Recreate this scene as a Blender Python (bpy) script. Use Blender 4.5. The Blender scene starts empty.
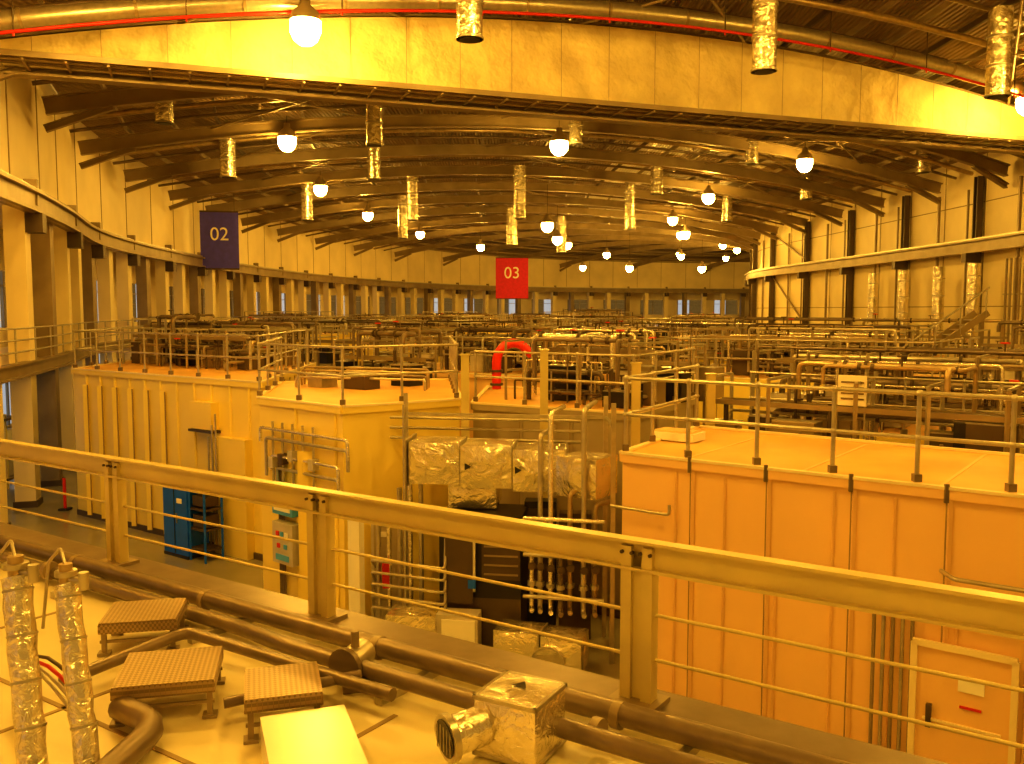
import bpy, math, random
from mathutils import Vector, Matrix
random.seed(7)
scn=bpy.context.scene
H=6.2
# ------------------------------------------------------------ materials
MATS={}
def mat(name,col,rough=.5,metal=0.0,var=.12,scale=3.0,bump=0.0,bscale=20.0,emit=None,estr=0,spec=.5,kind=None,dist=.05):
    if name in MATS: return MATS[name]
    m=bpy.data.materials.new(name); m.use_nodes=True
    nt=m.node_tree; N=nt.nodes; L=nt.links
    b=N['Principled BSDF']
    b.inputs['Roughness'].default_value=rough
    b.inputs['Metallic'].default_value=metal
    b.inputs['Specular IOR Level'].default_value=spec
    tc=N.new('ShaderNodeTexCoord')
    no=N.new('ShaderNodeTexNoise'); no.inputs['Scale'].default_value=scale; no.inputs['Detail'].default_value=5
    L.new(tc.outputs['Object'],no.inputs['Vector'])
    cr=N.new('ShaderNodeValToRGB')
    cr.color_ramp.elements[0].position=.3; cr.color_ramp.elements[1].position=.7
    d=[max(0,c*(1-var)) for c in col]; u=[min(1,c*(1+var*.6)) for c in col]
    cr.color_ramp.elements[0].color=(*d,1); cr.color_ramp.elements[1].color=(*u,1)
    L.new(no.outputs['Fac'],cr.inputs['Fac']); L.new(cr.outputs['Color'],b.inputs['Base Color'])
    h=None
    if kind=='corrugated':
        w=N.new('ShaderNodeTexWave'); w.inputs['Scale'].default_value=1.6; w.bands_direction='X'
        L.new(tc.outputs['Object'],w.inputs['Vector']); h=w.outputs['Fac']; bump=1.0
    elif kind=='checker':
        mp=N.new('ShaderNodeMapping'); mp.inputs['Rotation'].default_value=(0,0,.785)
        L.new(tc.outputs['Object'],mp.inputs['Vector'])
        w=N.new('ShaderNodeTexChecker'); w.inputs['Scale'].default_value=44
        w.inputs['Color1'].default_value=(*[min(1,c*1.2) for c in col],1); w.inputs['Color2'].default_value=(*[c*.7 for c in col],1)
        L.new(mp.outputs['Vector'],w.inputs['Vector']); L.new(w.outputs['Color'],b.inputs['Base Color'])
        h=w.outputs['Fac']; bump=.25; dist=.003
    elif bump>0:
        n2=N.new('ShaderNodeTexNoise'); n2.inputs['Scale'].default_value=bscale; n2.inputs['Detail'].default_value=3
        if kind=='foil': n2.inputs['Distortion'].default_value=1.0
        L.new(tc.outputs['Object'],n2.inputs['Vector']); h=n2.outputs['Fac']
    if h is not None:
        bp=N.new('ShaderNodeBump'); bp.inputs['Strength'].default_value=bump; bp.inputs['Distance'].default_value=dist
        L.new(h,bp.inputs['Height']); L.new(bp.outputs['Normal'],b.inputs['Normal'])
    if emit:
        b.inputs['Emission Color'].default_value=(*emit,1); b.inputs['Emission Strength'].default_value=estr
    MATS[name]=m; return m
M_floor=mat('floor_epoxy',(.36,.34,.22),.16,0,.2,.5)
M_clad=mat('cladding_panel',(.90,.78,.46),.5,0,.10,.4)
M_seam=mat('panel_joint',(.34,.25,.12),.6)
M_steel=mat('painted_steel_grey',(.34,.27,.16),.4,.2,.2,1)
M_dark=mat('dark_steel',(.11,.08,.05),.45,.2)
M_deck=mat('roof_deck',(.27,.19,.10),.6,.1,.3,.3,kind='corrugated')
M_light=mat('rooflight_sheet',(.9,.85,.7),.4,0,.1,.5,kind='corrugated')
M_fab=mat('curtain_fabric',(.95,.80,.42),.6,0,.16,.9,bump=1.0,bscale=1.6,dist=.16)
M_foil=mat('foil_lagging',(.95,.90,.74),.25,.92,.10,5,bump=.8,bscale=3.5,kind='foil',dist=.08)
M_foilS=mat('foil_lagging_fine',(.95,.90,.74),.27,.92,.10,8,bump=.75,bscale=13,kind='foil',dist=.025)
M_galv=mat('galvanised_tube',(.56,.52,.40),.33,.7,.15,6)
M_rail=mat('painted_rail',(.70,.60,.25),.33,.1,.08,3)
M_hA=mat('hutch_yellow',(.93,.76,.19),.42,0,.07,.5)
M_hC=mat('hutch_cream_orange',(.88,.60,.27),.5,0,.07,.5)
M_hroof=mat('hutch_roof_sheet',(.82,.50,.15),.5,0,.20,.7)
M_conc=mat('shielding_concrete_paint',(.80,.72,.42),.33,0,.12,1.0)
M_pipeD=mat('pipe_grey_brown',(.24,.19,.13),.33,.35,.2,4)
M_pipeY=mat('pipe_dull_brass',(.50,.39,.22),.3,.6,.2,4)
M_red=mat('red_paint',(.70,.03,.015),.4)
M_black=mat('black_paint',(.022,.02,.018),.4)
M_blue=mat('blue_paint',(.012,.14,.95),.35)
M_teal=mat('teal_plastic',(.12,.45,1.0),.35)
M_white=mat('white_sheet',(.97,.94,.80),.22,0,.03)
M_grey=mat('grey_enclosure',(.60,.56,.46),.4)
M_greyD=mat('grey_hutch_panel',(.44,.38,.26),.45,0,.12,.6)
M_chk=mat('checker_plate',(.40,.31,.18),.4,.5,kind='checker')
M_glass=mat('daylight_glass',(.4,.5,.6),.1,0,.05,emit=(.75,.85,1),estr=.38)
M_glass2=mat('dim_office_glass',(.10,.08,.05),.1,0,.3,emit=(.9,.55,.15),estr=.10)
M_purple=mat('banner_navy',(.10,.08,.75),.6)
M_bred=mat('banner_red',(.70,.02,.08),.6)
M_bulb=mat('lamp_bulb',(1,.8,.4),.4,emit=(1.0,.55,.08),estr=172)
M_lhouse=mat('lamp_housing',(.7,.6,.4),.3,.6)
# ------------------------------------------------------------ mesh builder
class MB:
    def __init__(s,name): s.name=name; s.v=[]; s.f=[]; s.m=[]; s.sm=[]; s.mats=[]
    def mi(s,m):
        if m not in s.mats: s.mats.append(m)
        return s.mats.index(m)
    def add(s,vs,fs,m,smooth=False):
        o=len(s.v); s.v+= [tuple(p) for p in vs]; k=s.mi(m)
        for f in fs: s.f.append(tuple(i+o for i in f)); s.m.append(k); s.sm.append(smooth)
    def hexa(s,c,m):
        s.add(c,[(3,2,1,0),(4,5,6,7),(0,1,5,4),(1,2,6,5),(2,3,7,6),(3,0,4,7)],m)
    def box(s,c,sz,m,rz=0):
        R=Matrix.Rotation(rz,3,'Z')
        c=Vector(c); x,y,z=[a/2 for a in sz]
        s.hexa([c+R@Vector(p) for p in [(-x,-y,-z),(x,-y,-z),(x,y,-z),(-x,y,-z),(-x,-y,z),(x,-y,z),(x,y,z),(-x,y,z)]],m)
    def softbox(s,c,sz,m,rz=0,bulge=.03):
        R=Matrix.Rotation(rz,3,'Z'); c=Vector(c); n=6; h=[a/2 for a in sz]
        for ax in range(3):
            for sg in(-1,1):
                vs=[];fs=[]
                for i in range(n+1):
                    for j in range(n+1):
                        u=-1+2*i/n; v=-1+2*j/n
                        p=[0,0,0]; o=[k for k in range(3) if k!=ax]
                        p[ax]=sg; p[o[0]]=u; p[o[1]]=v
                        q=Vector([p[k]*h[k] for k in range(3)])
                        q[ax]+=sg*bulge*(1-u*u)*(1-v*v)
                        vs.append(c+R@q)
                for i in range(n):
                    for j in range(n):
                        f=(i*(n+1)+j,(i+1)*(n+1)+j,(i+1)*(n+1)+j+1,i*(n+1)+j+1)
                        fs.append(f if (sg>0)==(ax!=1) else f[::-1])
                s.add(vs,fs,m,True)
    def beam(s,p,q,w,h,m):
        p=Vector(p);q=Vector(q);d=(q-p).normalized()
        up=Vector((0,0,1)) if abs(d.z)<.95 else Vector((0,1,0))
        r=d.cross(up).normalized(); u=r.cross(d)
        r*=w/2;u*=h/2
        s.hexa([p-r-u,p+r-u,q+r-u,q-r-u,p-r+u,p+r+u,q+r+u,q-r+u],m)
    def ibeam(s,p,q,w,h,m,t=.05):
        p=Vector(p);q=Vector(q);d=(q-p).normalized()
        up=Vector((0,0,1)) if abs(d.z)<.95 else Vector((0,1,0))
        r=d.cross(up).normalized(); u=r.cross(d)
        o=u*(h/2-t/2)
        s.beam(p+o,q+o,w,t,m); s.beam(p-o,q-o,w,t,m); s.beam(p,q,t,h-2*t,m)
    def prism(s,poly,z0,z1,m,mt=None):
        n=len(poly)
        a=sum(poly[i][0]*poly[(i+1)%n][1]-poly[(i+1)%n][0]*poly[i][1] for i in range(n))
        if a<0: poly=poly[::-1]
        vs=[(x,y,z0) for x,y in poly]+[(x,y,z1) for x,y in poly]
        s.add(vs,[(i,(i+1)%n,n+(i+1)%n,n+i) for i in range(n)]+[tuple(range(n-1,-1,-1))],m)
        s.add([(x,y,z1) for x,y in poly],[tuple(range(n))],mt or m)
    def tube(s,pts,r,m,n=8):
        pts=[Vector(p) for p in pts]; k=len(pts)
        if k<2: return
        T=[]
        for i in range(k):
            a=pts[max(i-1,0)];b=pts[min(i+1,k-1)]
            T.append((b-a).normalized())
        ref=Vector((0,0,1)) if abs(T[0].z)<.9 else Vector((1,0,0))
        x=T[0].cross(ref).normalized(); vs=[]
        for i in range(k):
            x=(x-T[i]*x.dot(T[i])).normalized(); y=T[i].cross(x)
            for j in range(n):
                a=2*math.pi*j/n; vs.append(pts[i]+x*math.cos(a)*r+y*math.sin(a)*r)
        fs=[]
        for i in range(k-1):
            for j in range(n):
                fs.append((i*n+j,i*n+(j+1)%n,(i+1)*n+(j+1)%n,(i+1)*n+j))
        s.add(vs,fs,m,True)
        s.add(vs[:n],[tuple(range(n-1,-1,-1))],m); s.add(vs[-n:],[tuple(range(n))],m)
    def path(s,pts,r,m,n=8,rad=None):
        pts=[Vector(p) for p in pts]; rad=rad or r*2.5
        out=[pts[0]]
        for i in range(1,len(pts)-1):
            a,b,c=pts[i-1],pts[i],pts[i+1]
            l1=(a-b).length; l2=(c-b).length; q=min(rad,l1*.45,l2*.45)
            p0=b+(a-b).normalized()*q; p2=b+(c-b).normalized()*q
            for t in (0,.33,.67,1): out.append(p0*(1-t)**2+b*2*t*(1-t)+p2*t*t)
        out.append(pts[-1]); s.tube(out,r,m,n)
    def sphere(s,c,r,m,n=12,k=8,sz=1.0):
        vs=[];fs=[]
        for i in range(k+1):
            a=math.pi*i/k
            for j in range(n):
                b=2*math.pi*j/n
                vs.append((c[0]+r*math.sin(a)*math.cos(b),c[1]+r*math.sin(a)*math.sin(b),c[2]+r*sz*math.cos(a)))
        for i in range(k):
            for j in range(n): fs.append((i*n+j,(i+1)*n+j,(i+1)*n+(j+1)%n,i*n+(j+1)%n))
        s.add(vs,fs,m,True)
    def lathe(s,c,prof,m,n=16):
        vs=[];fs=[]
        for (r,z) in prof:
            for j in range(n):
                b=2*math.pi*j/n; vs.append((c[0]+r*math.cos(b),c[1]+r*math.sin(b),c[2]+z))
        for i in range(len(prof)-1):
            for j in range(n): fs.append((i*n+j,i*n+(j+1)%n,(i+1)*n+(j+1)%n,(i+1)*n+j))
        s.add(vs,fs,m,True)
    def done(s,parent=None):
        me=bpy.data.meshes.new(s.name); me.from_pydata(s.v,[],s.f)
        for m in s.mats: me.materials.append(m)
        me.polygons.foreach_set('material_index',s.m)
        me.polygons.foreach_set('use_smooth',s.sm)
        me.update()
        o=bpy.data.objects.new(s.name,me); scn.collection.objects.link(o)
        if parent: o.parent=parent
        return o
# ------------------------------------------------------------ hall stations
ST=[((-4,-8),(25,-4)),((-8,0),(25,8)),((-10.8,9),(25.2,18)),((-13,18),(25.5,30)),((-14.8,26),(25.8,40.5)),((-16.8,33),(26,48)),
((-19.6,41.5),(25.8,55)),((-21.2,50),(25.5,62.5)),((-22,58.5),(25.2,69.5)),((-22.5,67),(24.8,76.5)),((-22.6,76),(24.4,83.5)),
((-22.2,86),(24.6,90)),((-21,97),(25.5,96)),((-18.8,108),(27,102)),((-15.5,120),(29.5,107.5)),((-10,132),(33,113)),
((-2,143),(38,118)),((8,151),(43,122)),((20,157),(49,125)),((34,161),(56,127)),((50,164),(64,128))]
NS=len(ST)
def cr(p0,p1,p2,p3,t):
    return tuple(.5*((2*b)+(-a+c)*t+(2*a-5*b+4*c-d)*t*t+(-a+3*b-3*c+d)*t**3) for a,b,c,d in zip(p0,p1,p2,p3))
def side(k,s):
    s=max(0,min(NS-1.0001,s)); i=int(s); t=s-i
    g=lambda j: ST[max(0,min(NS-1,j))][k]
    return Vector(cr(g(i-1),g(i),g(i+1),g(i+2),t))
EAVE=13.5; RISE=2.4
def arc(s,t,dz=0):
    a=side(0,s);b=side(1,s);p=a.lerp(b,t)
    return Vector((p.x,p.y,EAVE+RISE*(1-(2*t-1)**2)+dz))
def curve_pts(k,s0,s1,step):
    out=[];acc=0;s=s0;ds=.01
    prev=side(k,s0); out.append(prev)
    while s<s1:
        s+=ds; p=side(k,s); acc+=(p-prev).length; prev=p
        if acc>=step: out.append(p); acc=0
    return out
def offset(pts,d):
    o=[]
    for i,p in enumerate(pts):
        a=pts[max(0,i-1)];b=pts[min(len(pts)-1,i+1)]
        t=(b-a).normalized(); n=Vector((-t.y,t.x)); o.append(p+n*d)
    return o
V3=lambda p,z: Vector((p[0],p[1],z))
fl=MB('floor'); fl.prism([(-60,-14),(75,-14),(75,175),(-60,175)],-.2,0,M_floor); fl.done()
# ceiling
c=MB('ceiling'); nt_=24; ss=[i*.5 for i in range(int((NS-1)*2)+1)]
vs=[]
for s in ss:
    for j in range(nt_+1): vs.append(arc(s,j/nt_,1.25))
W=nt_+1
fd=[];fl_=[]
for i in range(len(ss)-1):
    for j in range(nt_):
        f=(i*W+j,(i+1)*W+j,(i+1)*W+j+1,i*W+j+1)
        (fl_ if (j in(15,16,19) and i%4 in (0,1,2)) else fd).append(f)
c.add(vs,fd,M_deck); c.add(vs,fl_,M_light); c.done()
# arches
for i in range(3,NS-1):
    a=MB('roof_arch_beam'); n=20
    for j in range(n): a.ibeam(arc(i,j/n),arc(i,(j+1)/n),.30,.62,M_steel,.07)
    for t0,t1 in((0,.05),(1,.95)):
        a.ibeam(arc(i,t0,-.8),arc(i,t1,-.3),.26,.26,M_steel,.05)
    a.done()
for i in range(3,NS-2):
    a=MB('roof_purlin_set')
    for j in range(1,24):
        t=j/24
        a.beam(arc(i,t,.62),arc(i+1,t,.62),.1,.2,M_steel if j%3 else M_dark)
    if i<14:
        for t0,t1 in((.12,.28),(.28,.12),(.72,.88),(.88,.72),(.42,.58),(.58,.42)):
            a.tube([arc(i,t0,.2),arc(i+1,t1,.2)],.05,M_steel,6)
        for j in range(1,4):
            s=i+j/4
            a.tube([arc(s,t/16,.35) for t in range(17)],.08 if j!=2 else .12,(M_steel,M_pipeY,M_pipeD)[j-1],6)
    a.done()
# main truss with fabric curtain
S1=4
cu=MB('smoke_curtain'); n=144
vs=[];fs=[];CH=13.25
RW=random.Random(5)
d=(side(1,S1)-side(0,S1)).normalized(); nn=Vector((d.y,-d.x))
for j in range(n+1):
    t=j/n; p=arc(S1,t,.15)
    for k in range(9):
        q=k/8; off=nn*(.30+(.05*math.sin(j*.85+k*.9)+RW.uniform(-.035,.035))*(1 if 0<k<8 else 0))
        vs.append((p.x+off.x,p.y+off.y,CH+(p.z-CH)*q))
for j in range(n):
    for k in range(8): fs.append((j*9+k,(j+1)*9+k,(j+1)*9+k+1,j*9+k+1))
cu.add(vs,fs,M_fab,True)
for j in range(4,n,6):
    p=arc(S1,j/n,.15); o=nn*.39
    cu.tube([(p.x+o.x,p.y+o.y,CH),(p.x+o.x,p.y+o.y,p.z)],.010,M_pipeY,5)
cu.done()
a=MB('truss_cable_tray')
L0=side(0,S1);R0=side(1,S1); L1=L0.lerp(R0,.01); R1=L0.lerp(R0,.985)
for k in range(7):
    o=nn*(.1+k*.17)
    a.tube([V3(L1+o,CH-.1-(k%2)*.05),V3(R1+o,CH-.1-(k%2)*.05)],.05,[M_pipeD,M_galv,M_steel][k%3],6)
a.ibeam(V3(L1-nn*.1,CH-.2),V3(R1-nn*.1,CH-.2),.5,.35,M_steel,.07)
a.beam(V3(L1+nn*1.3,CH-.08),V3(R1+nn*1.3,CH-.08),.04,.16,M_steel)
for j in range(1,40):
    p=L0.lerp(R0,j/40); a.beam(V3(p,CH-.22),V3(p+nn*1.3,CH-.22),.06,.06,M_steel)
a.done()
a=MB('ventilation_duct'); a.tube([arc(3.72,t/30,.0) for t in range(31)],.27,M_galv,12)
for t in range(1,30,2):
    a.tube([arc(3.72,t/30,.0),arc(3.72,t/30+.002,.0)],.30,M_steel,12)
a.done()
a=MB('sprinkler_pipe'); a.tube([arc(3.66,t/30,-.45) for t in range(31)],.05,M_red,8)
for t in range(1,30,3):
    p=arc(3.66,t/30,-.45); a.tube([p,p+Vector((0,0,1.4))],.02,M_dark,5); a.tube([p,p-Vector((0,0,.12))],.03,M_red,5)
a.done()
# ------------------------------------------------------------ left/outer wall
Lp=curve_pts(0,0,NS-1,2.25)
up=MB('wall_left'); outp=offset(Lp,.35)
def wallseg(B,a0,a1,th,z0,z1,m):
    q=offset([a0,a1],th)
    B.hexa([V3(a0,z0),V3(a1,z0),V3(q[1],z0),V3(q[0],z0),V3(a0,z1),V3(a1,z1),V3(q[1],z1),V3(q[0],z1)],m)
for i in range(len(Lp)-1):
    a0,a1=outp[i],outp[i+1]; wallseg(up,a0,a1,.2,9.9,15.2,M_clad)
    if i%2: up.beam(V3(a0,9.9),V3(a0,15),.05,.05,M_seam)
fac=offset(Lp,3.6)
for i in range(len(fac)-1):
    a0,a1=fac[i],fac[i+1]
    for z0,z1 in((0,.9),(3.6,5.4),(8.0,10.2)): wallseg(up,a0,a1,.2,z0,z1,M_clad)
    if i%3==0: wallseg(up,a0,a1,.2,0,10,M_clad)
    wallseg(up,Lp[i],Lp[i+1],3.6,9.9,10.1,M_clad)
up.done()
w=MB('window_1')
for i in range(len(fac)-1):
    if i%3==0: continue
    a0,a1=fac[i],fac[i+1]; q=offset([a0,a1],.12)
    for z0,z1 in((.9,3.6),(5.4,8.0)):
        w.add([V3(q[0],z0),V3(q[1],z0),V3(q[1],z1),V3(q[0],z1)],[(0,1,2,3)],M_glass if (i%7 in(1,4) or z0<2) else M_glass2)
        w.beam(V3(a0,z0),V3(a0,z1),.1,.1,M_steel); w.beam(V3(a0,z1-.7),V3(a1,z1-.7),.06,.06,M_steel)
w.done()
pc=curve_pts(0,1,NS-1,3.6)
a=MB('wall_pier_row')
for i,p in enumerate(pc):
    q=pc[min(i+1,len(pc)-1)]; d=(q-p) if q!=p else p-pc[i-1]; ang=math.atan2(d.y,d.x)
    a.box((p.x,p.y,4.7),(.7,.6,9.4),M_clad if i%3 else M_steel,ang)
    a.box((p.x,p.y,.1),(.8,.7,.2),M_dark,ang)
a.done()
cl=curve_pts(0,1,NS-1,2.5); ci=offset(cl,-.55)
a=MB('crane_runway_beam')
for i in range(len(ci)-1):
    a.ibeam(V3(ci[i],9.55),V3(ci[i+1],9.55),.45,.7,M_steel,.1)
    a.beam(V3(ci[i],9.95),V3(ci[i+1],9.95),.12,.1,M_galv)
    a.beam(V3(ci[i],9.25),V3(ci[i+1],9.25),.1,.12,M_pipeY)
cb=offset(pc,-.45)
for i,p in enumerate(cb):
    if i%2: continue
    q=cb[min(i+1,len(cb)-1)]; d=(q-p) if (q-p).length>0 else p-cb[i-1]; ang=math.atan2(d.y,d.x)
    a.box((p.x,p.y,8.9),(.6,.7,.6),M_dark,ang); a.box((p.x,p.y,9.85),(.2,.4,.8),M_steel,ang)
a.done()
mz=curve_pts(0,1,15,2.25); mi=offset(mz,-.3)
a=MB('mezzanine_walkway')
for i in range(len(mz)-1):
    wallseg(a,mi[i],mi[i+1],3.7,4.3,4.55,M_clad)
    a.ibeam(V3(mi[i],4.4),V3(mi[i+1],4.4),.3,.45,M_steel,.06)
    for z in(4.95,5.3,5.65): a.tube([V3(mi[i],z),V3(mi[i+1],z)],.03,M_galv,6)
    a.tube([V3(mi[i],4.5),V3(mi[i],5.65)],.03,M_galv,6)
a.done()
# ------------------------------------------------------------ right wall
Rp=curve_pts(1,0,17,2.12)
a=MB('wall_right'); ro=offset(Rp,-.3); rq=offset(Rp,-.5)
for i in range(len(Rp)-1):
    a.hexa([V3(rq[i],0),V3(rq[i+1],0),V3(ro[i+1],0),V3(ro[i],0),V3(rq[i],15.2),V3(rq[i+1],15.2),V3(ro[i+1],15.2),V3(ro[i],15.2)],M_clad)
    if i%2: a.beam(V3(ro[i],0),V3(ro[i],15),.05,.05,M_seam)
    for z in(6.4,12.2): a.beam(V3(ro[i],z),V3(ro[i+1],z),.05,.05,M_seam)
a.done()
RC=curve_pts(1,1,16,8.5)
a=MB('wall_column_row')
for i,p in enumerate(RC):
    a.ibeam(V3(p,0),V3(p,13.6),.35,.45,M_dark,.07)
    q=p.lerp(RC[min(i+1,len(RC)-1)],.12); a.beam(V3(q,0),V3(q,13),.1,.1,M_steel)
    q=p.lerp(RC[min(i+1,len(RC)-1)],.5); a.beam(V3(q,0),V3(q,13),.14,.14,M_steel)
    if i in(8,10): a.beam(V3(p,10.4),V3(RC[i+1],13.2),.12,.12,M_steel); a.beam(V3(p,5),V3(RC[i+1],9.4),.12,.12,M_steel)
a.done()
a=MB('crane_runway_beam'); ri=offset(curve_pts(1,1,16,2.5),.5)
for i in range(len(ri)-1):
    a.ibeam(V3(ri[i],9.7),V3(ri[i+1],9.7),.45,.7,M_steel,.1); a.beam(V3(ri[i],10.1),V3(ri[i+1],10.1),.12,.1,M_galv)
for p in offset(RC,.4): a.box((p.x,p.y,9.1),(.6,.5,.5),M_dark)
a.done()
for y in (48.5,52.5,57.2,62):
    x=24.75
    a=MB('foil_riser_duct'); a.tube([(x,y,0),(x,y,8.7)],.32,M_foil,12)
    for k in range(1,9): a.tube([(x,y,k),(x,y,k+.05)],.34,M_galv,12)
    a.done()
a=MB('wall_conduit_set')
for k in range(8): a.tube([(25.0,43+k*.4,0),(25.0,43+k*.4,8.8)],.06,M_steel,6)
for z in(3,5,7): a.beam((25.1,42.8,z),(25.1,46.2,z),.06,.06,M_galv)
a.done()
# ------------------------------------------------------------ lamps
lamps=[(-5.8,26,7.9),(-10.7,43.6,8),(-12.7,60.5,8),(-12.2,77,8),(-9.7,96,8),(2.3,44.7,8),(16,50,8),(14,65,8),(14.3,81,8),(20,35.6,8),(9,17,8),(-4,12,8),
(5,4,8),(14,8,8),(-3,-4,8),(17,22,8),(2.6,67,6.2),(4,80,6.2),(6,98,7),(12,115,7),(24,130,8),(18,97,8),(10,128,6),(26,112,8),(22,105,4.8),(-3.6,104,7.2),(33,140,8),(14,108,5),(30,121,8),(22,118,7),(16,84,7),
(-9.5,11,8),(-9.5,19,8),(1.5,19.5,8)]  # this row: lamps added out of view to brighten hutch A's front
for (x,y,dz) in lamps:
    a=MB('high_bay_lamp'); z=H+dz
    a.sphere((x,y,z),.45,M_bulb,10,7,1.12)
    a.lathe((x,y,z),[(.45,.18),(.38,.42),(.16,.62),(.14,.85),(.0,.87)],M_lhouse)
    a.tube([(x,y,z+.8),(x,y,15.4)],.02,M_dark,6)
    a.done()
vents=[(-1.1,24,7.0,.34),(7.1,26,6.7,.34),(15.3,29,6.7,.36),(-5.7,38,6.8,.34),(.5,60,6.0,.4),(3.2,46,8.3,.34),(13.5,51.5,8.2,.35),(-14.2,37.5,7.6,.35),
(23.4,52,7.8,.4),(-14.6,47,6.8,.4),(-7.4,49,7.0,.35),(9.5,60,7.6,.4),(8.8,68,6.0,.4),(-7,64,6.3,.4),(-9,75,5.9,.4),(5,92,5.8,.5),(-14.4,64,6.3,.4),(17,72,7,.4),(20,62,7.5,.4),(0,84,6,.5)]
for x,y,b,r in vents:
    a=MB('foil_exhaust_duct'); top=15.6
    a.tube([(x,y,H+b),(x,y,top)],r,M_foil,16)
    k=H+b
    while k<top: a.tube([(x,y,k),(x,y,k+.06)],r+.03,M_galv,16); k+=.9
    a.tube([(x,y,H+b-.02),(x,y,H+b)],r*.8,M_black,16)
    a.done()
# ------------------------------------------------------------ banners
def banner(p,w,h,zt,m,txt,rz):
    e=bpy.data.objects.new('hanging_sector_banner',None); scn.collection.objects.link(e); e.location=(p[0],p[1],zt); e.rotation_euler=(0,0,rz)
    b=MB('banner_sheet'); b.box((0,0,-h/2),(w,.05,h),m); b.tube([(-w/2,0,0),(w/2,0,0)],.06,M_dark,6); b.tube([(-w/2,0,-h),(w/2,0,-h)],.06,M_dark,6)
    for s_ in(-1,1): b.tube([(s_*w*.4,0,0),(s_*w*.4,0,1.5)],.02,M_dark,5)
    b.done(e)
    cu=bpy.data.curves.new('banner_text','FONT'); cu.body=txt; cu.size=w*.5; cu.align_x='CENTER'; cu.extrude=.01
    t=bpy.data.objects.new('banner_number',cu); scn.collection.objects.link(t); t.parent=e; t.location=(0,-.06,-h*.5); t.rotation_euler=(math.pi/2,0,0)
    cu.materials.append(M_white)
banner((-20.6,64),2.6,4.0,13.1,M_purple,'02',.2)
banner((0,120),4.3,5.4,H+6.9,M_bred,'03',0)
# ------------------------------------------------------------ helpers for hutches
def railing(path,z,h=1.1,sp=1.5,r=.025,m=M_galv,name='roof_guard_rail',mids=(.5,)):
    a=MB(name)
    P=[Vector(p) for p in path]
    for hh in (h,)+tuple(h*k for k in mids): a.path([V3(p,z+hh) for p in P],r,m,8,.08)
    for i in range(len(P)-1):
        L=(P[i+1]-P[i]).length; n=max(1,round(L/sp))
        for k in range(n+(1 if i==len(P)-2 else 0)):
            p=P[i].lerp(P[i+1],k/n)
            a.tube([V3(p,z),V3(p,z+h)],r*1.1,m,8)
            a.box((p.x,p.y,z+.05),(.10,.10,.10),M_pipeD)
            for hh in (h,)+tuple(h*q for q in mids): a.sphere((p.x,p.y,z+hh),r*1.7,m,8,5)
    a.done()
def hutch(poly,z,m,mr,sp=1.2,name='radiation_hutch',brackets=False):
    a=MB(name); a.prism(poly,0,z,m,mr)
    n=len(poly); cx=sum(p[0] for p in poly)/n; cy=sum(p[1] for p in poly)/n
    for i in range(n):
        p=Vector(poly[i]);q=Vector(poly[(i+1)%n]); L=(q-p).length; d=(q-p)/L; nn=Vector((d.y,-d.x))
        if nn.dot(Vector((cx,cy))-p)>0: nn=-nn
        a.beam(V3(p+nn*.02,z-.05),V3(q+nn*.02,z-.05),.07,.14,m)
        a.beam(V3(p+nn*.02,z+.025),V3(q+nn*.02,z+.025),.09,.04,M_clad)
        a.beam(V3(p+nn*.02,.08),V3(q+nn*.02,.08),.04,.16,M_dark)
        k=sp
        while k<L-.2:
            c0=p+d*k+nn*.008; a.beam(V3(c0,.1),V3(c0,z-.1),.02,.02,M_seam)
            c1=c0+d*.04+nn*.01; a.beam(V3(c1,.1),V3(c1,z-.1),.05,.04,m)
            if brackets: a.beam(V3(c0+nn*.05,z-.16),V3(c0+nn*.05,z+.08),.05,.04,M_pipeD)
            k+=sp
    return a
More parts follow.
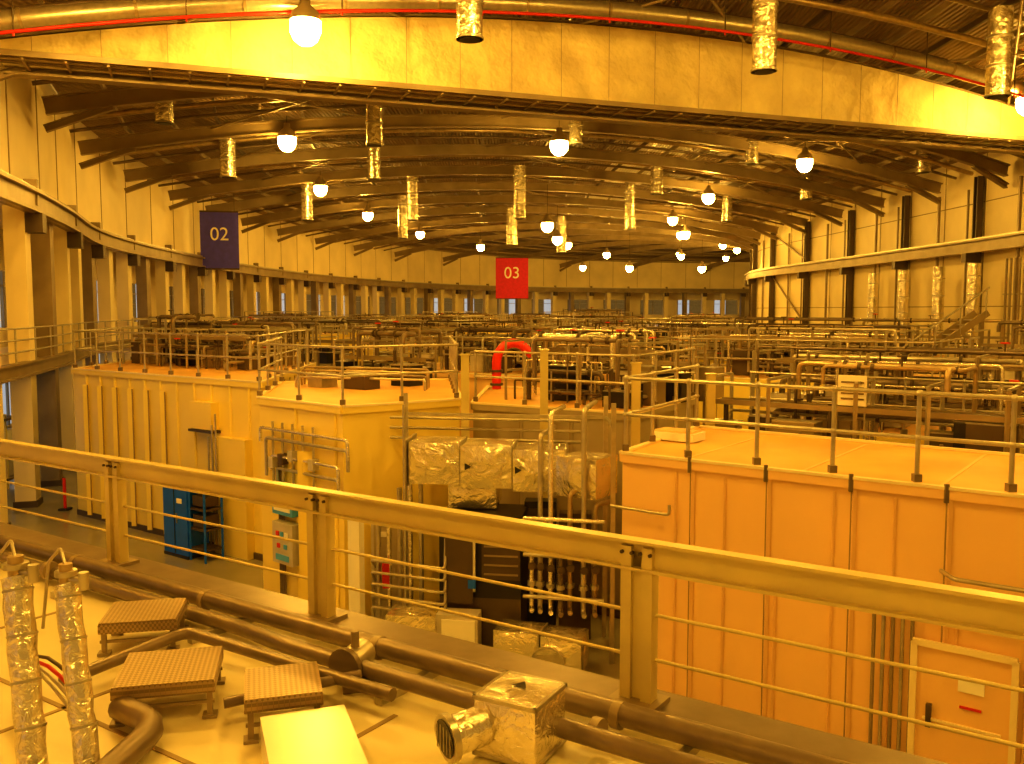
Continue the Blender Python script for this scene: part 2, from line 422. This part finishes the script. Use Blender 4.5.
def rack(cx,cy,ang,L,W,z0,z1,seed,name='service_pipe_rack',dens=8):
    R=random.Random(seed); a=MB(name)
    d=Vector((math.cos(ang),math.sin(ang))); n=Vector((-d.y,d.x)); c=Vector((cx,cy))
    P=lambda u,v,z: V3(c+d*u+n*v,z)
    k=-L/2
    while k<=L/2+.01:
        for v in(-W/2,W/2): a.beam(P(k,v,z0),P(k,v,z1),.06,.06,M_galv if R.random()<.5 else M_steel)
        for z in(z0+(z1-z0)*.5,z1): a.beam(P(k,-W/2,z),P(k,W/2,z),.05,.05,M_galv)
        k+=R.choice((1.2,1.6,2.0))
    # cable tray with side rails and cables
    zt=z1-.25 if z0>1 else z1-.5
    v0=R.uniform(-W/3,W/3)
    for s_ in(-.2,.2): a.beam(P(-L/2,v0+s_,zt),P(L/2,v0+s_,zt),.03,.1,M_steel)
    for s_ in(-.12,-.04,.04,.12): a.tube([P(-L/2,v0+s_,zt),P(L/2,v0+s_,zt)],.03,R.choice((M_black,M_dark,M_pipeD)),6)
    cols=[M_galv,M_pipeD,M_galv,M_steel,M_foilS,M_pipeY,M_dark,M_pipeD,M_dark]
    for i in range(dens):
        v=R.uniform(-W/2,W/2); z=z0+(z1-z0)*R.choice((.15,.3,.52,.6,.85,1.05))+R.uniform(-.05,.1); r=R.choice((.02,.025,.03,.04,.05,.07))
        u0=-L/2+R.uniform(0,L*.4); u1=L/2-R.uniform(0,L*.4); m=R.choice(cols)
        pts=[P(u0,v,max(z0,z-R.uniform(.3,1.5))),P(u0,v,z),P(u1,v,z)]
        if R.random()<.5: pts+= [P(u1,v+R.uniform(-1,1),z),]
        pts+=[pts[-1]+Vector((0,0,-min(z-z0,R.uniform(.3,1.2))))]
        a.path(pts,r,m,8)
        for _ in range(3):
            u=R.uniform(u0,u1); a.tube([P(u,v,z),P(u+.06,v,z)],r*1.6,M_dark,8)
        if R.random()<.6:
            u=R.uniform(u0,u1); a.tube([P(u,v,z),P(u,v,z+.2)],.02,M_dark,6); a.tube([P(u,v,z+.2),P(u,v,z+.23)],.09,M_red if R.random()<.3 else M_dark,10)
    for _ in range(int(dens*1.3)):
        u=R.uniform(-L/2,L/2); v=R.uniform(-W/2,W/2); zt=z0+(z1-z0)*R.uniform(.4,1)
        a.tube([P(u,v,z0),P(u,v,zt)],R.choice((.015,.02,.03,.05)),R.choice(cols),8)
    for _ in range(max(2,dens//2)):
        u=R.uniform(-L/2,L/2); v=R.uniform(-W/2,W/2); hh=R.uniform(.3,.8)
        zb=z0 if z0>1 else z1-1.4
        bm=R.choice((M_grey,M_dark,M_dark,M_steel,M_black)); bw=R.uniform(.3,.8)
        a.box(P(u,v,zb+hh/2),(bw,R.uniform(.3,.6),hh),bm,ang); a.box(P(u,v,zb+hh+.01),(bw+.04,.4,.02),M_galv,ang)
    a.done()
DA=math.atan2(-.6,.8)
# Hutch A
A=[(-13.2,27),(-6.15,21.9),(-6.6,30),(-13.5,34)]
a=hutch(A,4.42,M_hA,M_hroof,.75)
p=Vector(A[0]);q=Vector(A[1]);d=(q-p).normalized();nn=Vector((d.y,-d.x)); nn=nn if nn.y<0 else -nn
angA=math.atan2(d.y,d.x)
for k in range(1,7):
    c0=p+d*(k*.78)+nn*.05; a.beam(V3(c0,.1),V3(c0,4.0),.14,.10,M_hA); c0=c0+d*.09; a.beam(V3(c0,.1),V3(c0,4.0),.03,.02,M_seam)
c0=p+d*6.6+nn*.12
a.box((c0.x,c0.y,3.5),(.9,.25,.7),M_hA,angA); a.box((c0.x,c0.y,3.1),(1.0,.3,.06),M_dark,angA)
c0=p+d*7.7+nn*.1; a.box((c0.x,c0.y,1.5),(1.3,.25,3.0),M_hA,angA)
for k in range(3):
    c0=p+d*(7.0+.15*k)+nn*.3; a.tube([V3(c0,.1),V3(c0,3.0+.3*k)],.025,M_galv,6)
a.done()
c0=p+d*6.6+nn*.75
a=MB('blue_equipment_cabinet'); a.box((c0.x,c0.y,.95),(1.0,.6,1.8),M_blue,angA); a.box((c0.x,c0.y,.04),(1.03,.62,.08),M_black,angA)
f=c0+nn*.31
a.beam(V3(f-d*.02,.1),V3(f-d*.02,1.82),.015,.02,M_black)
a.box((f.x+d.x*.2,f.y+d.y*.2,1.45),(.2,.02,.12),M_white,angA); a.box((f.x+d.x*.08,f.y+d.y*.08,1.0),(.03,.04,.25),M_galv,angA)
a.done()
a=MB('equipment_rack_frame')
g=c0+d*.85
for s_ in(-.3,.3):
    for e_ in(-.25,.25):
        r_=g+d*s_+nn*e_; a.beam(V3(r_,0),V3(r_,1.9),.05,.05,M_blue)
for z in(.3,.8,1.3,1.85): a.box((g.x,g.y,z),(.62,.5,.05),M_dark,angA)
a.box((g.x,g.y,1.0),(.5,.4,.3),M_dark,angA); a.box((g.x,g.y,1.5),(.5,.4,.25),M_dark,angA)
a.done()
# Hutch B
B=[(-5.36,19),(-3.24,17.1),(-1.09,18.6),(-1.6,24),(-5.9,23)]
hutch(B,4.34,M_hA,M_hroof,1.3).done()
p=Vector(B[0]);q=Vector(B[1]);d=(q-p).normalized();nn=Vector((d.y,-d.x)); nn=nn if nn.y<0 else -nn; angB=math.atan2(d.y,d.x)
a=MB('wall_conduit_assembly')
for i,z in enumerate((3.75,3.55,3.2,2.95)):
    s0=p+d*(.2+.2*i)+nn*.12; s1=q+nn*.12+d*(.3 if i<2 else 0)
    a.path([V3(s0,z-.8 if i%2 else z-.3),V3(s0,z),V3(s1,z),V3(s1,z-.4)],.035,M_galv if i%2 else M_foilS,8)
for k in range(5):
    s0=p+d*(.6+.35*k)+nn*.08; a.beam(V3(s0,2.6),V3(s0,3.9),.04,.05,M_galv)
    a.box((s0.x,s0.y,3.05+.1*(k%3)),(.16,.16,.22),M_dark if k%2 else M_grey,angB)
for k in range(4):
    s0=p+d*(.75+.06*k)+nn*.06; a.tube([V3(s0,.2),V3(s0,3.2)],.018,M_pipeD,6)
s0=p+d*1.75+nn*.1; a.beam(V3(s0,0),V3(s0,3.4),.3,.06,M_hA)
a.done()
a=MB('control_panel')
s0=p+d*1.15+nn*.15
a.box((s0.x,s0.y,2.35),(.7,.22,.62),M_teal,angB); f=s0+nn*.12
a.box((f.x,f.y,2.45),(.4,.02,.25),M_black,angB); a.box((f.x,f.y,2.18),(.55,.02,.12),M_white,angB)
a.box((s0.x,s0.y,1.45),(.7,.24,.85),M_grey,angB)
for k,(u,z) in enumerate(((-.15,1.65),(0,1.65),(.15,1.65),(-.12,1.4),(.12,1.4))): a.box((f.x+d.x*u,f.y+d.y*u,z),(.09,.05,.09),[M_red,M_teal,M_white][k%3],angB)
a.box((f.x,f.y,1.16),(.45,.03,.12),M_teal,angB)
a.done()
a=MB('door_1'); s0=Vector((-2.95,16.72)); a.box((s0.x,s0.y,1.15),(.34,.12,2.3),M_white,angB); a.box((s0.x+.02,s0.y-.08,1.55),(.12,.02,.2),M_red,angB)
a.box((s0.x+.1,s0.y-.09,1.1),(.03,.05,.2),M_galv,angB); a.done()
railing([(-5.9,23),(-5.36,19.05),(-3.24,17.15),(-1.15,18.6),(-1.65,23.9)],4.39,1.1,1.15)
railing([(-13.4,33.8),(-13.15,27.05),(-6.2,22.0),(-6.6,29.8)],4.47,1.1,1.2)
D=[(-.85,19.6),(2.4,17.6),(4.3,20.9),(-.6,24)]
hutch(D,4.15,M_greyD,M_hroof,1.2).done()  # darker panels: the shade of the gap is put into their colour
railing([(-.8,19.7),(2.4,17.7),(4.2,20.8)],4.2,1.1,1.1)
# Hutch C
C=[(1.75,14.1),(11.35,6.9),(13.2,9.6),(7.9,13.8),(3.6,17.3)]
a=hutch(C,3.93,M_hC,M_hroof,1.18,brackets=True)
p=Vector(C[0]);q=Vector(C[1]);d=(q-p).normalized();nn=Vector((d.y,-d.x)); nn=nn if nn.y<0 else -nn; angC=math.atan2(d.y,d.x)
for k in range(12):
    c0=p+d*(.15+k*.79)+nn*.02; a.beam(V3(c0,.2),V3(c0,3.75 if k%3 else 2.4),.03,.02,M_hC)
for k in range(4):
    s0=p+d*(1.8*k+1)-nn*.2; a.beam(V3(s0,3.932),V3(s0-nn*3.2,3.932),.05,.012,M_hC)
a.done()
a=MB('door_2'); c0=p+d*5.0+nn*.06
a.box((c0.x,c0.y,.95),(1.1,.1,1.9),M_hC,angC); f=c0+nn*.06
for u,z,sx,sz in((0,1.93,1.2,.08),(-.58,.95,.08,1.95),(.58,.95,.08,1.95),(0,.15,1.0,.06),(0,.95,.9,.03)): a.box((f.x+d.x*u,f.y+d.y*u,z),(sx,.06,sz),M_clad,angC)
a.box((f.x-d.x*.38,f.y-d.y*.38,1.0),(.06,.1,.3),M_dark,angC); a.box((f.x+d.x*.1,f.y+d.y*.1,1.5),(.3,.02,.2),M_white,angC)
a.box((f.x+d.x*.1,f.y+d.y*.1,1.2),(.25,.02,.03),M_red,angC)
a.done()
a=MB('wall_conduit_assembly')
for k in range(5):
    c0=p+d*(3.9+.12*k)+nn*.08; a.tube([V3(c0,.2),V3(c0,2.6-.1*k)],.025,M_galv if k%2 else M_steel,6)
c0=p+d*3.9+nn*.08; a.beam(V3(c0,2.4),V3(p+d*7+nn*.08,2.4),.1,.06,M_galv)
a.path([V3(p+d*4.7+nn*.1,2.9),V3(p+d*4.9+nn*.4,2.9),V3(p+d*6.2+nn*.4,2.9),V3(p+d*6.2+nn*.1,2.9)],.03,M_galv,8)
a.path([V3(p+d*-.15+nn*.1,3.1),V3(p+d*.9+nn*.14,3.1),V3(p+d*.9+nn*.14,3.25)],.025,M_galv,8)
a.done()
railing([(3.55,17.2),(1.8,14.15),(11.3,7.0)],3.98,1.15,1.05,r=.03)
a=MB('roof_access_hatch'); a.box((2.9,15.6,4.02),(.8,.5,.14),M_white,angC); a.box((2.9,15.6,4.1),(.7,.4,.04),M_hC,angC); a.done()
a=MB('notice_board'); a.box((6.15,16.2,4.75),(.5,.04,.55),M_white,angC)
for k in range(4): a.box((6.14,16.17,4.9-.1*k),(.4,.02,.03),M_pipeD,angC)
for s_ in(-.2,.2): a.tube([(6.15+s_,16.25-s_*.7,0),(6.15+s_,16.25-s_*.7,5.1)],.02,M_galv,6)
a.done()
for (x,y,z0,z1) in((-.95,18.2,0,5.3),(.65,18.2,0,5.4),(3.9,17.6,0,4.95),(2.35,17.0,0,5.2)):
    a=MB('steel_stanchion'); a.ibeam((x,y,z0),(x,y,z1),.16,.16,M_rail,.04); a.box((x,y,z0+.02),(.3,.3,.04),M_rail); a.box((x,y,z1),(.2,.2,.03),M_rail); a.done()
# ------------------------------------------------------------ air handling plant between B and C
a=MB('insulated_air_duct')
def foilbox(c,sz,rz): a.softbox(c,sz,M_foil,rz,bulge=.06)
for k in range(3):
    x0=-1.85+k*.95; foilbox((x0+.47,16.6-.1*k,3.42-.05*k),(.93,.85,.76),-.1)
    a.box((x0+.94,16.6-.1*k,3.42-.05*k),(.03,.86,.78),M_galv,-.1)
foilbox((1.35,16.0,3.25),(.8,.8,.7),-.6)
foilbox((-.7,16.9,2.75),(.9,.8,.45),-.1)
a.box((-1.9,16.65,3.42),(.06,.95,.86),M_galv,-.1)
for u,y,z in((-.85,16.0,3.4),(.05,15.9,3.35)):
    a.add([(u,y-.03,z-.07),(u+.12,y-.045,z),(u,y-.03,z+.07)],[(0,1,2)],M_black)
a.tube([(-1.95,16.15,0),(-1.95,16.15,4.5)],.03,M_galv,8)
a.done()
a=MB('air_handling_unit')
a.box((-.5,16.5,1.75),(1.5,1.1,1.5),M_black,-.15); a.box((-.5,16.5,.55),(1.5,1.1,.9),M_dark,-.15)
a.box((-.95,15.85,1.6),(.5,.05,1.3),M_dark,-.15); a.box((-.72,15.86,1.75),(.12,.08,1.2),M_white,-.15); a.box((-.72,15.8,1.3),(.14,.03,.16),M_blue,-.15)
a.box((-.95,15.7,.45),(.75,.4,.75),M_grey,-.15); a.box((-.95,15.48,.45),(.6,.03,.6),M_white,-.15)
a.box((-.2,15.9,1.9),(.7,.04,1.1),M_dark,-.15)
for k in range(6): a.box((-.2,15.87,1.45+k*.17),(.62,.03,.03),M_steel,-.15)
a.done()
a=MB('insulated_air_duct')
foilbox((-1.75,15.9,.42),(.9,.7,.75),-.15); foilbox((.15,15.25,.42),(.8,.6,.6),-.3); foilbox((.9,14.95,.42),(.7,.6,.6),-.3); a.box((.53,15.12,.42),(.03,.62,.62),M_galv,-.3)
a.tube([(.75,15.1,.42),(.6,14.6,.32)],.26,M_foil,14); a.tube([(.6,14.6,.32),(.59,14.57,.32)],.29,M_galv,14)
a.done()
a=MB('electrical_cabinet_row')
for k,(x,y,w_,h_,m_) in enumerate(((-2.45,17.35,.55,2.2,M_grey),(1.2,16.75,.6,2.4,M_dark),(.55,16.9,.6,2.6,M_black))):
    a.box((x,y,h_/2),(w_,.35,h_),m_,-.1); a.box((x,y-.19,h_*.6),(w_*.85,.02,h_*.7),M_greyD if k==0 else M_dark,-.1)
    a.box((x+w_*.3,y-.21,h_*.5),(.03,.03,.2),M_galv,-.1); a.box((x,y-.21,h_*.85),(w_*.4,.02,.1),M_white,-.1)
a.done()
a=MB('chilled_water_pipework')
for k,(x,y) in enumerate(((.35,15.75),(.5,15.7),(.68,15.6),(.85,15.5),(1.02,15.6),(1.25,15.45),(1.45,15.5))):
    zt=[2.4,4.0,4.4,2.2,3.0,4.5,2.8][k]
    a.path([(x,y-.2,.9),(x,y,.9),(x,y,zt),(x+.3,y+1.2 if zt>3.9 else y+.3,zt)],.045,[M_foilS,M_galv,M_foilS,M_pipeD,M_pipeY,M_galv,M_steel][k],8)
    for z in(1.3,2.0): a.tube([(x,y,z),(x,y,z+.08)],.08,M_galv,8)
    a.tube([(x,y,1.7),(x,y-.18,1.7)],.02,M_dark,6); a.tube([(x,y-.18,1.7),(x,y-.2,1.7)],.07,M_dark,10)
for z in(1.15,1.9,2.55): a.tube([(.2,15.6,z),(1.6,15.3,z)],.04,M_galv if z<2 else M_foilS,8)
for k in range(5):
    z=.7+.22*k; a.path([(-2.6,16.5+.1*k,z-.3),(-2.6,16.35,z),(-1.2,15.8,z),(-1.2,16.0,z+.5)],.03,M_galv,6)
for k in range(5): a.tube([(-2.5+.2*k,16.55,0),(-2.5+.2*k,16.55,2.2+.35*k)],.045,(M_galv,M_foilS)[k%2],8)
a.box((-2.35,16.4,1.3),(.12,.12,.5),M_red,.3)
for k in range(3): a.tube([(-2.4,17.6,4.1-.2*k),(1.3,16.95,4.1-.2*k)],.03,M_galv,6)
a.done()
a=MB('plant_support_frame')
for x,y in((-2.05,17.3),(1.75,15.4),(1.75,16.7)): a.beam((x,y,0),(x,y,4.6),.08,.08,M_galv)
a.beam((-2.05,17.3,2.95),(1.75,16.7,2.95),.06,.06,M_galv); a.beam((-2.05,17.3,4.2),(1.75,16.7,4.2),.06,.06,M_galv); a.beam((1.75,15.4,4.2),(1.75,16.7,4.2),.06,.06,M_galv)
a.done()
# ------------------------------------------------------------ secondary hutches & racks
E=[(5.2,19.5),(12,14.6),(14.5,18),(8,23)]
hutch(E,3.7,M_hA,M_hroof,1.2).done(); railing([(5.2,19.5),(12,14.6),(14.4,18)],3.75,1.1,1.1)
F=[(-4.6,30),(1.5,26.5),(3.5,30),(-2.5,34)]; hutch(F,4.2,M_hC,M_hroof).done(); railing([F[3],F[0],F[1],F[2]],4.25,1.1,1.2)
G=[(5.0,27),(11,23.5),(13.5,27),(7,31)]; hutch(G,4.2,M_hA,M_hroof).done(); railing([G[3],G[0],G[1],G[2]],4.25,1.1,1.2)
K=[(15,20),(21,16.5),(23,21),(17,25)]; hutch(K,4.0,M_hC,M_hroof).done(); railing([K[3],K[0],K[1],K[2]],4.05,1.1,1.2)
racks=[(6.4,16.4,DA,5.5,1.1,0,4.9,9),(10.8,13.2,DA,5,1.0,0,5.1,9),(8.8,18.5,DA,7,2.4,3.72,5.3,13),(14.8,13.8,DA,6,1.4,0,5.3,9),
(1.8,20.4,DA,3.2,2.2,4.16,5.5,9),(2.8,24.6,DA,5,1.6,0,5.3,9),(-3.5,26.4,DA,3.5,1.4,0,5.3,9),
(-9.5,29,DA,6,3,4.44,5.6,11),(-11,31,DA,4,2,4.44,5.9,9),(-.5,30,DA,5,3,4.22,5.5,12),(9,27.3,DA,6,3,4.22,5.6,12),(18.5,20.5,DA,5,3,4.02,5.6,11),
(14.8,24.5,DA,4,1.4,0,5.4,9),(3.5,34,DA,7,3,0,5.2,11),(-8,37,DA,8,3,0,5.4,12),(12,35,DA,8,3,0,5.5,12),(19,29,DA,7,3,0,5.5,12),(-13,41,DA,8,3,0,5.3,11),(-2,42,DA,9,3,0,5.3,11),(8,44,DA,9,3,0,5.3,11),(18,41,DA,8,3,0,5.5,11)]
for i,(x,y,an,L,W_,z0,z1,dn) in enumerate(racks): rack(x,y,an,L,W_,z0,z1,100+i,dens=int(dn*2.3))
a=MB('rooftop_equipment_set')   # small units and low pipes on hutch B roof
for x,y,w_,h_,m_ in((-3.6,21.3,.8,.35,M_dark),(-2.6,22.2,.6,.5,M_black),(-4.6,21.8,.5,.3,M_galv)):
    a.box((x,y,4.342+h_/2),(w_,.5,h_),m_,DA); a.box((x,y,4.342+h_+.015),(w_+.06,.55,.03),M_galv,DA)
for k in range(4): a.path([(-5.2,21.6+.3*k,4.35),(-5.2,21.6+.3*k,4.6+.06*k),(-2.0,20.6+.3*k,4.6+.06*k),(-2.0,20.6+.3*k,4.35)],.03,(M_galv,M_pipeD,M_pipeY,M_steel)[k],8)
a.done()
R=random.Random(11)
rows=[(50,(-14,-5,5,14,21)),(60,(-15,-6,4,13,20)),(71,(-16,-6,5,15)),(83,(-16,-5,7,17)),(96,(-15,-4,8,18)),(110,(-9,3,14,23)),(125,(2,14,26))]
for Y,xs in rows:
    for x in xs:
        y=Y+R.uniform(-2,2); w_=R.uniform(5,7.5)/2; d_=R.uniform(4,6)/2; an=DA*R.uniform(.4,1)*(1 if Y<90 else .3); z=R.uniform(3.6,4.6)
        ca,sa=math.cos(an),math.sin(an)
        poly=[(x+u*ca-v*sa,y+u*sa+v*ca) for u,v in((-w_,-d_),(w_,-d_),(w_,d_),(-w_,d_))]
        hutch(poly,z,R.choice((M_hA,M_hC,M_greyD)),M_hroof,1.8).done()
        railing([poly[3],poly[0],poly[1],poly[2]],z+.05,1.1,2,r=.04)
        rack(x,y,an,w_*1.7,d_*1.4,z+.02,z+R.uniform(1.0,1.7),500+int(Y*10+x),dens=13)
a=MB('access_stair')
for k in range(14): a.box((15+k*.28,36.5,3.2+k*.2),(.3,1,.05),M_galv)
a.beam((14.8,36,3.1),(19,36,6.1),.05,.25,M_steel); a.beam((14.8,37,3.1),(19,37,6.1),.05,.25,M_steel)
a.tube([(14.8,36,4.1),(19,36,7.1)],.04,M_galv,6)
for k in range(5): a.tube([(14.9+k,36,3.1+k*.71),(14.9+k,36,4.15+k*.71)],.03,M_galv,6)
for x in(15,19): a.beam((x,36.5,0),(x,36.5,3.2 if x==15 else 6),.15,.15,M_steel)
a.done()
a=MB('red_exhaust_pipe_bend')
cx_,cy_=.05,23.3
pts=[(cx_-.45,cy_,4.16),(cx_-.45,cy_,4.7)]+[(cx_-.45*math.cos(math.pi*k/12),cy_,4.85+.5*math.sin(math.pi*k/12)) for k in range(0,9)]
a.tube(pts,.12,M_red,12)
pts2=pts[-1]; a.tube([pts2,(pts2[0]+.25,cy_,pts2[2]-.25)],.12,M_red,12)
for z in(4.25,4.6): a.tube([(cx_-.45,cy_,z),(cx_-.45,cy_,z+.06)],.17,M_dark,12)
a.done()
# ------------------------------------------------------------ ring tunnel roof and near guard rail
r0=Vector((.85,5.75)); rd=Vector((.83,-.558)).normalized(); rn=Vector((rd.y,-rd.x)); rn=rn if rn.y<0 else -rn
ZR=3.56
a0=r0-rd*13.2; a1=r0+rd*8.5
poly=[tuple(a0-rn*.25),tuple(a1-rn*.25),(8,-6),(-9,-6),(-11.2,8)]
a=MB('ring_tunnel_roof'); a.prism(poly,0,ZR,M_conc,M_conc)
angR=math.atan2(rd.y,rd.x)
for k in range(-8,6):
    s0=r0+rd*(k*1.9+.6); a.beam(V3(s0+rn*.95,ZR+.001),V3(s0+rn*8,ZR+.001),.035,.01,M_seam)
a.beam(V3(a0+rn*2.1,ZR+.001),V3(a1+rn*2.1,ZR+.001),.035,.01,M_seam)
a.beam(V3(a0,ZR+.03),V3(a1,ZR+.03),.5,.06,M_pipeD)
a.done()
a=MB('platform_guard_rail')
zt=4.69
a.beam(V3(a0,zt-.075),V3(a1,zt-.075),.03,.19,M_rail)
a.beam(V3(a0+rn*.035,zt+.02),V3(a1+rn*.035,zt+.02),.10,.02,M_rail)
a.beam(V3(a0+rn*.03,zt-.165),V3(a1+rn*.03,zt-.165),.07,.02,M_rail)
for h in(.36,.66): a.tube([V3(a0-rn*.02,ZR+h),V3(a1-rn*.02,ZR+h)],.013,M_rail,8)
for k in range(-4,3):
    s0=r0+rd*(2.93*k-.02)
    for o in(-.075,.075):
        q=s0+rd*o; a.box((q.x,q.y,(ZR+zt)/2-.02),(.075,.10,zt-ZR),M_rail,angR)
    a.box((s0.x,s0.y,(ZR+zt)/2-.03),(.12,.03,zt-ZR-.05),M_rail,angR)
    a.box((s0.x,s0.y,ZR+.075),(.34,.26,.03),M_steel,angR)
    for u in(-.1,-.03,.03,.1):
        q=s0+rd*u+rn*.04; a.tube([V3(q,zt-.06),V3(q+rn*.03,zt-.06)],.012,M_dark,8)
a.done()
a=MB('cooling_water_pipes')
P=lambda t,n_,z: V3(r0+rd*t+rn*n_,z)
a.tube([P(-13,.38,ZR+.14),P(8,.38,ZR+.14)],.075,M_pipeD,12)
a.path([P(-13,.62,ZR+.1),P(-3.2,.62,ZR+.1),P(-2.6,.75,ZR+.14),P(8,.72,ZR+.14)],.06,M_pipeD,12)
for k in range(-12,8,2):
    for n_ in(.38,.66): a.tube([P(k*1.0,n_,ZR+.13),P(k*1.0+.06,n_,ZR+.13)],.088,M_steel,12)
    a.beam(P(k+.5,.25,ZR+.03),P(k+.5,.9,ZR+.03),.06,.06,M_galv)
a.path([P(-3.4,2.0,ZR+.1),P(-3.4,1.0,ZR+.15),P(-1.3,.98,ZR+.15)],.045,M_pipeD,10)
a.path([P(-2.2,1.6,ZR+.1),P(-1.7,.85,ZR+.15)],.035,M_pipeD,10)
a.path([P(-7.6,1.7,ZR+.1),P(-4.8,1.75,ZR+.1),P(-4.8,3.2,ZR+.1)],.05,M_pipeD,10)
a.path([(-2.3,4.2,ZR+.1),(-2.15,5.3,ZR+.12),(-2.5,5.55,ZR+.12)],.08,M_pipeD,12)
a.done()
def stool(x,y,w,dp,h,rz):
    a=MB('checker_plate_step')
    a.box((0,0,h),(w,dp,.03),M_chk)
    for sx in(-1,1):
        a.box((sx*w/2,0,h-.035),(.012,dp,.07),M_chk)
        for sy in(-1,1):
            a.beam((sx*(w/2-.03),sy*(dp/2-.03),0),(sx*(w/2-.03),sy*(dp/2-.03),h),.035,.035,M_steel)
            a.box((sx*(w/2-.03),sy*(dp/2-.03),.01),(.09,.09,.02),M_steel)
    for sy in(-1,1): a.box((0,sy*dp/2,h-.035),(w,.012,.07),M_chk); a.beam((-w/2,sy*(dp/2-.03),.1),(w/2,sy*(dp/2-.03),.1),.02,.02,M_steel)
    o=a.done(); o.location=(x,y,ZR+.003); o.rotation_euler=(0,0,rz)
stool(-2.93,7.0,.56,.52,.24,.2); stool(-2.3,5.88,.62,.6,.24,.22); stool(-1.47,5.6,.46,.5,.26,.28)
a=MB('white_cable_cover'); a.box((0,0,.2),(.5,1.0,.03),M_white); a.box((-.24,0,.1),(.02,1.0,.2),M_white); a.box((.24,0,.1),(.02,1.0,.2),M_white); a.box((0,.5,.1),(.5,.02,.2),M_steel)
o=a.done(); o.location=(-1.1,4.82,ZR); o.rotation_euler=(0,0,.35)
a=MB('pump_motor'); a.tube([(-1.15,6.1,ZR+.17),(-1.08,6.35,ZR+.17)],.1,M_galv,16); a.tube([(-1.17,6.06,ZR+.17),(-1.15,6.1,ZR+.17)],.13,M_pipeD,16); a.box((-1.1,6.2,ZR+.04),(.22,.34,.08),M_steel,.25); a.tube([(-1.11,6.2,ZR+.2),(-1.11,6.2,ZR+.38)],.03,M_steel,8); a.done()
e=bpy.data.objects.new('foil_lagged_fan_outlet',None); scn.collection.objects.link(e); e.location=(.05,5.22,ZR); e.rotation_euler=(0,0,-.5)
a=MB('duct_body'); a.softbox((0,0,.2),(.40,.40,.36),M_foilS,0,bulge=.02)
for z in(.03,.37):
    for s_ in(-1,1): a.box((0,s_*.20,z),(.42,.02,.025),M_galv); a.box((s_*.20,0,z),(.02,.42,.025),M_galv)
a.add([(-.05,-.02,.405),(.05,-.02,.405),(.0,.06,.405)],[(0,1,2)],M_black)
a.done(e)
a=MB('spout')
a.tube([(-.15,-.18,.2),(-.26,-.36,.18)],.115,M_foilS,18)
a.tube([(-.26,-.36,.18),(-.28,-.395,.177)],.14,M_galv,18)
a.tube([(-.28,-.395,.177),(-.283,-.4,.1765)],.112,M_black,18)
for k in range(-2,3): a.beam((-.285+k*.035,-.404-k*.02,.10),(-.285+k*.035,-.404-k*.02,.25),.005,.005,M_galv)
a.done(e)
def foilpipe(p,q,r,s):
    a=MB('foil_lagged_riser_pipe'); p=Vector(p);q=Vector(q)
    n=14; pts=[p.lerp(q,k/n)+Vector((.005*math.sin(k*2+s),.005*math.cos(k*3),0)) for k in range(n+1)]
    a.tube(pts,r,M_foilS,16)
    for k in range(1,n,3): a.tube([pts[k],pts[k]+(q-p)*.012],r*1.06,M_galv,16)
    a.tube([q,q+Vector((0,0,.12))],r*.55,M_pipeY,12); a.tube([q+Vector((0,0,.05)),q+Vector((0,0,.08))],r*.9,M_galv,12)
    a.path([q+Vector((0,0,.1)),q+Vector((-.05,.05,.2)),q+Vector((-.15,.1,.1)),q+Vector((-.2,.1,-.3))],.01,M_galv,6)
    a.tube([q+Vector((0,0,.03)),q+Vector((.12,-.04,.03))],.02,M_galv,6); a.tube([q+Vector((.12,-.04,-.02)),q+Vector((.12,-.04,.08))],.03,M_galv,8)
    a.done()
foilpipe((-2.62,4.75,ZR),(-2.84,5.05,4.68),.078,0)
foilpipe((-2.34,4.8,ZR),(-2.58,5.1,4.62),.068,1)
foilpipe((-2.95,4.6,ZR),(-3.2,5.1,4.45),.06,2)
a=MB('hose_bundle')
for k in range(4):
    a.path([(-3.2,5.6+.05*k,ZR+.02),(-3.2,5.6+.05*k,ZR+.3),(-2.9,5.4,ZR+.55-.05*k),(-2.6,5.25,ZR+.4-.08*k),(-2.5,5.2,ZR+.2),(-2.5,5.1+.03*k,ZR+.02)],.012,[M_dark,M_red,M_galv,M_galv][k],6,.2)
a.done()
a=MB('barrier_post'); a.tube([(-13.9,27.6,0),(-13.9,27.6,1.0)],.05,M_red,8); a.box((-13.9,27.6,.03),(.3,.3,.06),M_black); a.done()
a=MB('yellow_pallet_rack')
for x in(-18.9,-17.6):
    for y in(31,32): a.beam((x,y,0),(x,y,2.6),.1,.1,M_hA)
for z in(.3,1.3,2.4): a.box((-18.25,31.5,z),(1.4,1.1,.08),M_steel)
for k,z in enumerate((.65,1.7)): a.box((-18.2,31.5,z),(.9,.8,.6),(M_grey,M_white)[k])
a.done()
# ------------------------------------------------------------ world, camera
w=bpy.data.worlds.new('hall_ambient'); scn.world=w; w.use_nodes=True
bg=w.node_tree.nodes['Background']; bg.inputs[0].default_value=(1,.53,.09,1); bg.inputs[1].default_value=.33
cam=bpy.data.cameras.new('camera'); co=bpy.data.objects.new('camera',cam); scn.collection.objects.link(co)
cam.sensor_width=36; cam.lens=900/1024*36; cam.clip_end=500
co.location=(0,0,H); co.rotation_euler=(math.radians(90-4.57),0,0)
scn.camera=co
scn.view_settings.view_transform='Standard'
try: scn.view_settings.look='Medium High Contrast'
except Exception as ex: print('look',ex)
